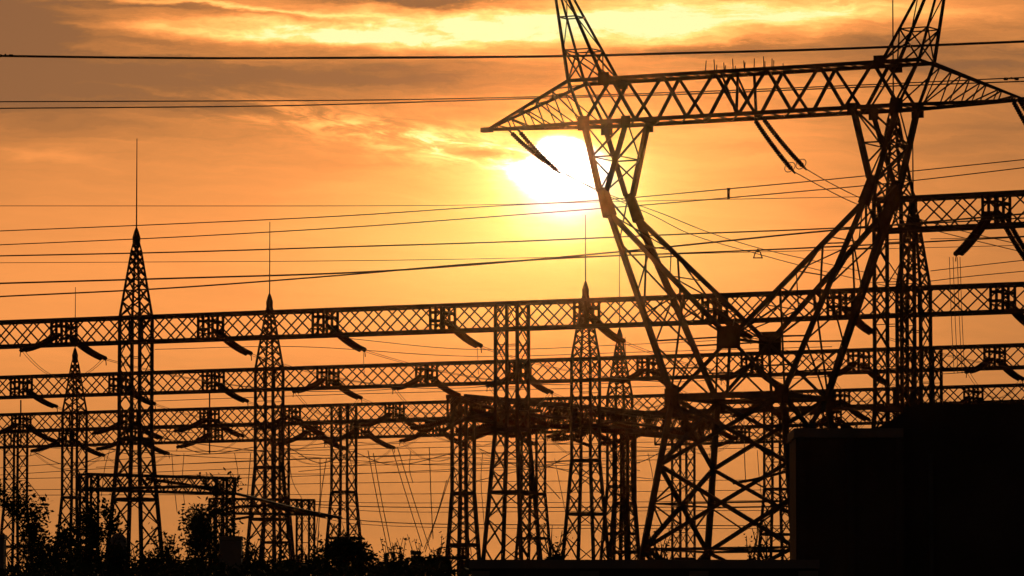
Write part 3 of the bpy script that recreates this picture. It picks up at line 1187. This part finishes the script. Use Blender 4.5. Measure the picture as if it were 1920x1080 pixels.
# ------------------------------------------------------------------ low wires
LW = 'thin wires low behind the gantries'
low = [
    ([(-40, 880), (420, 850), (860, 838), (1500, 822)], 'uppermost'),
    ([(-40, 893), (420, 866), (860, 852), (1500, 838)], 'second'),
    ([(180, 876), (500, 864), (860, 850), (1300, 846)], 'third'),
    ([(180, 890), (500, 877), (860, 869), (1300, 861)], 'fourth'),
    ([(-40, 899), (420, 890), (660, 888), (1000, 880)], 'fifth'),
    ([(250, 901), (560, 893), (900, 878), (1200, 868)], 'sixth'),
    ([(-40, 918), (160, 917), (700, 905), (1400, 900)], 'seventh'),
    ([(-40, 929), (160, 928), (800, 926), (1480, 918)], 'eighth'),
    ([(580, 940), (760, 943), (1200, 941), (1480, 938)], 'ninth'),
    ([(560, 945), (760, 951), (1200, 951), (1480, 950)], 'tenth'),
    ([(600, 951), (760, 960), (1200, 958), (1480, 957)], 'eleventh'),
    ([(560, 958), (620, 970), (760, 981), (1000, 984), (1480, 986)], 'twelfth'),
    ([(600, 970), (680, 983), (900, 990), (1480, 991)], 'lowest'),
    ([(-40, 836), (420, 846), (860, 828), (1300, 842)], 'faint upper crossing'),
    ([(560, 856), (860, 872), (1250, 852)], 'faint middle crossing'),
    ([(560, 884), (860, 858), (1200, 882)], 'faint lower crossing'),
    ([(900, 862), (1060, 880), (1240, 900)], 'descending crossing'),
    ([(290, 640), (560, 628), (880, 655), (1200, 645), (1500, 630)], 'topmost, just under the highest beam,'),
    ([(290, 655), (560, 650), (880, 668), (1200, 660), (1560, 650)], 'second topmost, under the highest beam,'),
    ([(290, 738), (560, 728), (880, 722), (1250, 712)], 'upper one between the second and third beams'),
    ([(290, 752), (560, 742), (880, 733), (1250, 724)], 'lower one between the second and third beams'),
]
for i, (p, nm) in enumerate(low):
    wire(p, 520, 500, 0.034 if i not in (9, 11) else 0.05, '%s of the thin level wires low behind the gantries' % nm if i < 17 else
         'thin level wire, %s behind the gantries' % nm, group=LW)
dr = [((735, 840), (762, 930), (792, 1025)), ((745, 838), (775, 935), (806, 1030)), ((690, 845), (706, 930), (730, 1045)),
      ((700, 850), (716, 940), (738, 1050)), ((805, 840), (808, 930), (812, 1010)), ((848, 878), (822, 960), (797, 1035)),
      ((838, 900), (818, 970), (795, 1030)), ((612, 860), (602, 930), (596, 1010)), ((600, 860), (600, 930), (590, 1015)),
      ((880, 860), (872, 950), (884, 1040)), ((470, 850), (466, 900), (462, 960)), ((120, 900), (150, 940), (168, 985)),
      ((50, 900), (80, 940), (92, 975)), ((1395, 790), (1396, 850), (1398, 905)), ((1010, 870), (1020, 900), (1050, 935))]
for i, p in enumerate(dr):
    wire(list(p), 470, 455, 0.038, 'thin down-lead number %s from the left, dropping behind the gantries' % i if 0 else
         ['steepest long dark down-lead left of the oblique gantry column', 'long down-lead just right of the steepest dark one',
          'down-lead falling to the right beside the plain column', 'down-lead parallel to the one beside the plain column',
          'nearly upright down-lead between the two slanted bundles', 'down-lead slanting left toward the post among the shrubs',
          'inner down-lead slanting left toward the post among the shrubs', 'upright down-lead left of the plain column',
          'down-lead leftmost of the pair left of the plain column', 'down-lead between the oblique gantry column and the wide column',
          'short down-lead left of the second spired column', 'short slanted down-lead left of the sparse tree',
          'short slanted down-lead right of the leftmost column', 'upright down-lead between the pylon lower legs',
          'short sagging down-lead right of the wide central column'][i], 'down_lead', 'thin down-leads behind the gantries')
for i, x in enumerate((1780, 1787, 1795, 1800)):
    wire([(x, 482), (x + 4, 600), (x + 9, 700)], 330, 334, 0.02, '%s of four upright droppers below the upper right gantry string' % ORD[i].capitalize(),
         'down_lead', 'droppers below the upper right gantry')
ex = [((655, 850), (668, 930), (676, 1000)), ((322, 850), (326, 905), (332, 960)), ((345, 850), (342, 900), (346, 945)), ((540, 845), (548, 900), (566, 935)),
      ((440, 850), (446, 890), (440, 930)), ((205, 845), (196, 880), (190, 930)), ((1040, 860), (1048, 900), (1060, 960)), ((1215, 850), (1225, 900), (1230, 960)),
      ((770, 845), (768, 880), (774, 905)), ((1330, 850), (1340, 920), (1336, 985)), ((1420, 845), (1424, 900), (1432, 960)), ((905, 850), (902, 900), (908, 985))]
exn = ['just right of the plain second column', 'left of the short stub rod on the low gantry', 'leftmost of two over the low left gantry',
       'right of the second spired column', 'over the right end of the low left gantry', 'left of the tallest spired column foot', 'left of the third spired column',
       'right of the dark twin column by the pylon', 'short one above the narrow pillar', 'between the lower legs of the pylon', 'just left of the building corner',
       'between the oblique gantry column and the wide column']
for i, p in enumerate(ex):
    wire(list(p), 455, 445, 0.028, 'faint thin drop wire, ' + exn[i], 'down_lead', 'faint drop wires behind the gantries')
sw = [([(290, 812), (380, 850), (480, 838)], 'left of the second spired column'), ([(540, 838), (600, 868), (660, 846)], 'left of the plain second column'),
      ([(660, 846), (740, 872), (850, 850)], 'left of the oblique gantry column'), ([(900, 842), (1000, 882), (1070, 850)], 'between the wide column and the third spired one'),
      ([(1130, 846), (1190, 868), (1250, 842)], 'beside the pylon front left leg'), ([(60, 846), (130, 872), (215, 846)], 'by the leftmost columns'),
      ([(1010, 870), (1080, 888), (1150, 912)], 'sloping behind the third spired column'), ([(880, 905), (960, 886), (1070, 862)], 'rising behind the wide column')]
for i, (p, nm) in enumerate(sw):
    wire(p, 480, 470, 0.036, 'loose sagging wire ' + nm, 'overhead_wire', 'loose sagging wires behind the gantries')
for i, (x, y) in enumerate(((681, 657), (895, 652), (1172, 632))):
    wire([(x, y), (x + 1, y + 20), (x + 2, y + 50)], 362, 362, 0.022, 'short dropper below the insulator string right of the %s' %
         ('second spired mast', 'plain column top', 'third spired mast')[i], 'down_lead', 'short droppers')

# ------------------------------------------------------------------ building at the right
bd = 112.0


def bp(px, py, d=bd):
    return at(px, py, d)


bl = bp(1492, 803)
zl = bl.z
bu = bp(1720, 760)
zu = bu.z
xl, xm, xr = bl.x, bp(1690, 800).x, bp(2150, 800).x
bld = empty('control_building', Vector((xl, bd, 0)))
tag(bld, 'big unlit flat-roofed building filling the lower right corner', 'building')
mb = MB()
mb.box((xl / 2 + xm / 2, bd + 1.3, zl / 2 - 0.1), xm - xl, 2.6, zl - 0.2)
mb.build('wall', PLAST, bld)
# upper block with rounded shoulder (profile extruded in depth)
mb = MB()
prof = [(bp(1640, 803).x, zl - 0.02)]
for q in range(0, 9):
    t = q / 8
    px_ = 1645 + (1722 - 1645) * t
    py_ = 801 - (801 - 757) * (t ** 0.85) * (0.55 + 0.45 * math.sin(t * math.pi / 2))
    p = bp(px_, py_)
    prof.append((p.x, p.z))
prof += [(bp(1800, 756).x, bp(1800, 756).z), (xr, bp(1800, 754).z), (xr, 0), (prof[0][0], 0)]
n = len(prof)
i0 = len(mb.v)
for yy in (bd + 0.35, bd + 12):
    for x, z in prof:
        mb.v.append(Vector((x, yy, z)))
mb.f.append(tuple(range(i0, i0 + n)))
mb.f.append(tuple(reversed(range(i0 + n, i0 + 2 * n))))
for i in range(n):
    j = (i + 1) % n
    mb.f.append((i0 + i, i0 + n + i, i0 + n + j, i0 + j))
mb.build('curved_hall', PLAST, bld)
mb = MB()
mb.box((xl / 2 + xm / 2, bd + 1.3, zl - 0.1), xm - xl + 0.08, 2.7, 0.2)
mb.build('roof', CONC, bld)
for q in range(3):
    mb = MB()
    mb.box((xl + 0.12 + q * 1.05, bd - 0.05, zl / 2 - 0.1), 0.16, 0.1, zl - 0.2)
    mb.build('pilaster', PLAST, bld)
mb = MB()
mb.box((xm + 0.65, bd + 0.29, 3.3), 0.09, 0.09, 6.4)
mb.build('drainpipe', DOOR, bld)

# wall in front
wd = 60.0
w0, w1 = at(884, 1050, wd), at(1530, 1049, wd)
wl = empty('boundary_wall', Vector((w0.x, wd, 0)))
tag(wl, 'long low dark boundary wall with a level top under the pylon', 'wall')
mb = MB()
zc_ = w0.z
mb.box(((w0.x + w1.x) / 2, wd, zc_ / 2 - 0.05), w1.x - w0.x, 0.24, zc_ - 0.1)
mb.build('wall_face', PLAST, wl)
mb = MB()
mb.box(((w0.x + w1.x) / 2, wd, zc_ - 0.05), w1.x - w0.x + 0.06, 0.34, 0.1)
mb.build('coping', CONC, wl)
for q in range(4):
    x = w0.x + 0.1 + q * (w1.x - w0.x - 0.2) / 3
    mb = MB()
    mb.box((x, wd - 0.18, zc_ / 2 - 0.06), 0.22, 0.1, zc_ - 0.14)
    mb.build('pier', CONC, wl)


# pillars
def pillar(px0, px1, py, d, label, dome=False):
    a, b = at(px0, py, d), at(px1, py, d)
    cx = (a.x + b.x) / 2
    wdt = b.x - a.x
    root = empty('pillar', Vector((cx, d, 0)))
    tag(root, label, 'pillar', 'squat pillars rising from the shrubs')
    mb = MB()
    mb.box((cx, d, a.z / 2 - 0.04), wdt * 0.94, wdt * 0.94, a.z - 0.08)
    mb.build('shaft', CONC, root)
    mb = MB()
    if dome:
        mb.lathe((cx, d, a.z - 0.08), (cx, d, a.z + 0.08), [(0, wdt * .5), (0.4, wdt * .46), (0.75, wdt * .33), (1, wdt * .12)], 14)
    else:
        mb.box((cx, d, a.z - 0.035), wdt, wdt, 0.07)
    mb.build('cap', CONC, root)


pillar(-40, 11, 1003, 92, 'dark square pillar cut by the left edge of the photo')
pillar(206, 238, 1008, 92, 'dark pillar with a rounded cap between the two trees', True)
pillar(411, 455, 1006, 92, 'dark square flat-topped pillar right of the bushy tree')
pillar(628, 655, 1006, 90, 'dark flat-topped pillar rising from the dense round shrub')
pillar(770, 789, 1033, 90, 'narrowest dark pillar among the low shrubs')


# ------------------------------------------------------------------ plants
def leaf(mb, p, s, rnd):
    d = Vector((rnd.gauss(0, 1), rnd.gauss(0, 1), rnd.gauss(0, 0.7))).normalized()
    e = d.cross(Vector((rnd.gauss(0, 1), rnd.gauss(0, 1), rnd.gauss(0, 1)))).normalized()
    n = len(mb.v)
    mb.v += [p - d * s, p + e * s * 0.45, p + d * s, p - e * s * 0.45]
    mb.f.append((n, n + 1, n + 2, n + 3))


def tree(px, py, d, label, spread, seed, leaves, lean=0.0, ls=0.075, depth=4, width=1.6):
    rnd = random.Random(seed)
    top = at(px, py, d)
    base = Vector((top.x - lean, d, 0))
    root = empty('young_tree', base)
    tag(root, label, 'tree', 'trees in front of the gantries')
    H = top.z
    tr = MB()
    lf = MB()
    tips = []

    def grow(p, dirv, length, r, lev):
        pts = [p]
        q = p
        dv = dirv.normalized()
        for i in range(4):
            dv = (dv + Vector((rnd.gauss(0, .12), rnd.gauss(0, .12), rnd.gauss(0, .06) + 0.05))).normalized()
            q = q + dv * (length / 4)
            pts.append(q)
        tr.tube(pts, r, 6, max(r * 0.5, 0.006), cap=False)
        if lev >= 2:
            for i in range(1, 5):
                tips.append(pts[i])
        if lev < depth:
            nb = 3 if lev else 7
            for i in range(nb):
                t = rnd.uniform(0.3, 1.0) if lev else 0.3 + 0.7 * i / nb
                k = min(3, int(t * 4))
                s = pts[k].lerp(pts[k + 1], t * 4 - k)
                a = rnd.uniform(0, 2 * math.pi)
                side = Vector((math.cos(a) * spread, math.sin(a) * spread, rnd.uniform(0.4, 1.1)))
                grow(s, (side + dv * 0.4), length * rnd.uniform(0.42, 0.62), r * 0.5, lev + 1)

    grow(base, Vector((lean / H, 0, 1)), H * 0.6, 0.06, 0)
    mz = max(v.z for v in tr.v) + 0.05
    mx_ = sorted(abs(v.x - base.x) for v in tips)[int(len(tips) * 0.88)]
    fz, fx = H / mz, width / 2 / mx_

    def fit(v):
        return Vector((base.x + (v.x - base.x) * fx, base.y + (v.y - base.y) * fx, v.z * fz))
    tr.v = [fit(v) for v in tr.v]
    tips = [fit(v) for v in tips]
    tr.build('trunk', BARK, root)
    for i in range(leaves):
        t = rnd.choice(tips)
        leaf(lf, t + Vector((rnd.gauss(0, .09), rnd.gauss(0, .09), rnd.gauss(0, .09))), ls * rnd.uniform(0.6, 1.3), rnd)
    lf.build('crown', LEAF, root)


def shrub(px, py, pw, d, label, seed, n=900, flat=1.0, ls=0.07):
    rnd = random.Random(seed)
    top = at(px, py, d)
    R = pw / 2 * d / F
    root = empty('shrub', Vector((top.x, d, 0)))
    tag(root, label, 'shrub', 'shrubs along the bottom edge')
    tr = MB()
    lf = MB()
    zt = top.z
    cl = [(Vector((top.x + rnd.uniform(-R, R) * .8, d + rnd.uniform(-R, R) * .8, zt - R * flat * rnd.uniform(0.25, 1.0) * 1.2)), R * rnd.uniform(.3, .5)) for _ in range(16)]
    cl.append((Vector((top.x, d, zt - R * 0.35)), R * 0.35))
    for c, r in cl[:9]:
        tr.tube([(top.x, d, 0), ((top.x + c.x) / 2, (d + c.y) / 2, c.z * 0.55), c], 0.035, 5, 0.01)
    for k in range(11):
        x0 = top.x + rnd.uniform(-R, R) * 0.9
        y0 = d + rnd.uniform(-.3, .3)
        kk = 1 - ((x0 - top.x) / R) ** 2 * 0.6
        zz = zt - R * 1.1 + R * 0.9 * kk
        q0 = Vector((x0, y0, zz))
        q1 = q0 + Vector((rnd.uniform(-.18, .18), 0, rnd.uniform(.15, .5)))
        tr.tube([(top.x + (x0 - top.x) * .5, d, max(0, zz - 1.2)), q0, q0.lerp(q1, .5) + Vector((rnd.uniform(-.03, .03), 0, 0)), q1], 0.014, 5, 0.004)
        for m_ in range(9):
            leaf(lf, q0.lerp(q1, rnd.random()) + Vector((rnd.gauss(0, .04), rnd.gauss(0, .04), rnd.gauss(0, .03))), ls * rnd.uniform(.5, 1.0), rnd)
    tr.build('stem', BARK, root)
    for i in range(n):
        if i % 3:
            c, r = rnd.choice(cl)
            v = Vector((rnd.gauss(0, 1), rnd.gauss(0, 1), rnd.gauss(0, 1))).normalized() * r * rnd.uniform(0.3, 1.05)
            leaf(lf, c + v, ls * rnd.uniform(0.6, 1.4), rnd)
        else:
            x = rnd.gauss(0, .55) * R
            y = rnd.gauss(0, .4) * R
            k = max(0.0, 1 - (x / R) ** 2)
            z = zt - R * 0.5 - (1 - k) * R - rnd.random() ** 1.2 * min(2.2, zt)
            leaf(lf, Vector((top.x + x, d + y, max(0.2, z))), ls * rnd.uniform(0.8, 1.6), rnd)
    lf.build('crown', LEAF, root)


tree(150, 905, 100, 'tall dark leafy tree at lower left, its crown over the leftmost spire column foot', 0.36, 11, 9500, 0.15, 0.055, 4, 1.5)
tree(368, 893, 102, 'wide loose tree with see-through crown under the low gantry', 0.62, 23, 7500, 0.1, 0.05, 4, 1.75)
tree(70, 985, 96, 'thin sparse sapling by the leftmost gantry column', 0.6, 31, 900, 0.1, 0.045, 3, 1.0)
tree(320, 985, 98, 'short sparse sapling between the pillar and the see-through tree', 0.7, 37, 1200, -0.1, 0.045, 3, 1.0)
shr = [(60, 1052, 150, 'shrub at the foot of the leftmost gantry column'), (170, 1020, 130, 'tall dense shrub under the tall leafy tree'),
       (285, 1038, 150, 'shrub right of the rounded pillar'), (375, 1050, 120, 'low shrub just left of the square flat pillar'),
       (490, 1048, 110, 'shrub just right of the square flat pillar'), (545, 1060, 90, 'low shrub left of the big round shrub'),
       (640, 1008, 125, 'biggest round dense shrub, around the flat-topped pillar'), (705, 1055, 90, 'low shrub right of the big round shrub'),
       (810, 1040, 70, 'small ragged shrub right of the narrow pillar'), (748, 1052, 60, 'small ragged shrub left of the narrow pillar'),
       (232, 1048, 110, 'shrub wrapped around the rounded pillar'), (120, 1045, 110, 'shrub left of the tall leafy tree trunk')]
for i, (x, y, w_, lb) in enumerate(shr):
    shrub(x, y, w_, 84 + (i % 4) * 2.2, lb, 50 + i, 3000 if w_ > 120 else 1600, ls=0.05)
# low ground cover that fills the bottom edge
gc = MB()
rnd = random.Random(90)
for i in range(9000):
    x = rnd.uniform(-60, 890)
    d = rnd.uniform(74, 82)
    top_y = 1062 + 10 * math.sin(x * 0.03) + 6 * math.sin(x * 0.11 + 2)
    p = at(x, top_y, d)
    p.z = max(0.1, p.z - (rnd.random() ** 1.5) * 1.6)
    leaf(gc, p, rnd.uniform(0.03, 0.08), rnd)
for i in range(260):
    x = rnd.uniform(-60, 890)
    d = rnd.uniform(74, 82)
    p = at(x, 1066, d)
    gc.tube([(p.x, d, 0), (p.x + rnd.uniform(-.2, .2), d, p.z - 0.1)], 0.012, 4, 0.005)
tag(gc.build('undergrowth', LEAF), kind='stuff')
o = bpy.data.objects['undergrowth']
o['label'] = 'dark tangled undergrowth along the bottom edge'
o['category'] = 'undergrowth'
# a few tufts showing over the wall
for i, (x, y, w_) in enumerate(((1042, 1040, 34), (1240, 1043, 40), (1420, 1040, 60))):
    shrub(x, y, w_, 66, ('tiny tuft over the wall below the second column', 'small tuft over the wall by the pylon left leg',
                         'tuft over the wall near the building corner')[i], 80 + i, 500, ls=0.03)

# switchgear frames among the shrubs
def switch_frame(xs_, yt, d, label):
    p = at(xs_[0], yt, d)
    root = empty('switch_frame', Vector((p.x, p.y, 0)))
    tag(root, label, 'switchgear', 'small switch frames along the bottom')
    mb = MB()
    for x in xs_:
        q = at(x, yt + 4, d)
        mb.bar((q.x, q.y, 0), q, 0.07)
    mb.bar(at(xs_[0] - 10, yt, d), at(xs_[-1] + 9, yt, d), 0.06)
    mb.bar(at(xs_[0], yt + 24, d), at(xs_[-1], yt + 24, d), 0.05)
    for a, b in zip(xs_[:-1], xs_[1:]):
        mb.bar(at(a, yt + 24, d), at(b, yt + 2, d), 0.03)
    mb.build('frame', STEEL, root)
    for k, x in enumerate(xs_):
        q = at(x, yt, d)
        mb = MB()
        string_mesh(mb, [q, q + UP * 0.16], 0.05, 0.035, 0.022)
        mb.build('stub_insulator', PORC, root)
    mb = MB()
    q0, q1 = at(xs_[0], yt, d) + UP * 0.16, at(xs_[-1], yt, d) + UP * 0.16
    mb.tube([q0, q0.lerp(q1, .5) + UP * 0.03, q1], 0.014, 5)
    mb.build('switch_blade', WIRE, root)


switch_frame((822, 842, 868), 1046, 88, 'small steel switch frame with stub insulators left of the wall end')
switch_frame((722, 738, 752), 1056, 90, 'lower steel switch frame between the round shrub and the narrow pillar')
switch_frame((560, 574), 1058, 90, 'two-post steel switch frame left of the biggest round shrub')

# ------------------------------------------------------------------ haze
if HAZE:
    mb = MB()
    mb.box((0, 1300, 28), 6400, 3800, 60)
    hz = mb.build('haze', STEEL)
    m = bpy.data.materials.new('haze')
    m.use_nodes = True
    t = m.node_tree
    t.nodes.clear()
    out = t.nodes.new('ShaderNodeOutputMaterial')
    pv = t.nodes.new('ShaderNodeVolumePrincipled')
    pv.inputs['Color'].default_value = (0.95, 0.45, 0.20, 1)
    pv.inputs['Density'].default_value = 0.000005
    pv.inputs['Anisotropy'].default_value = 0.982
    t.links.new(pv.outputs[0], out.inputs['Volume'])
    hz.data.materials.clear()
    hz.data.materials.append(m)
    tag(hz, kind='stuff')

for o in list(bpy.data.objects):
    if '_w' in o:
        del o['_w']
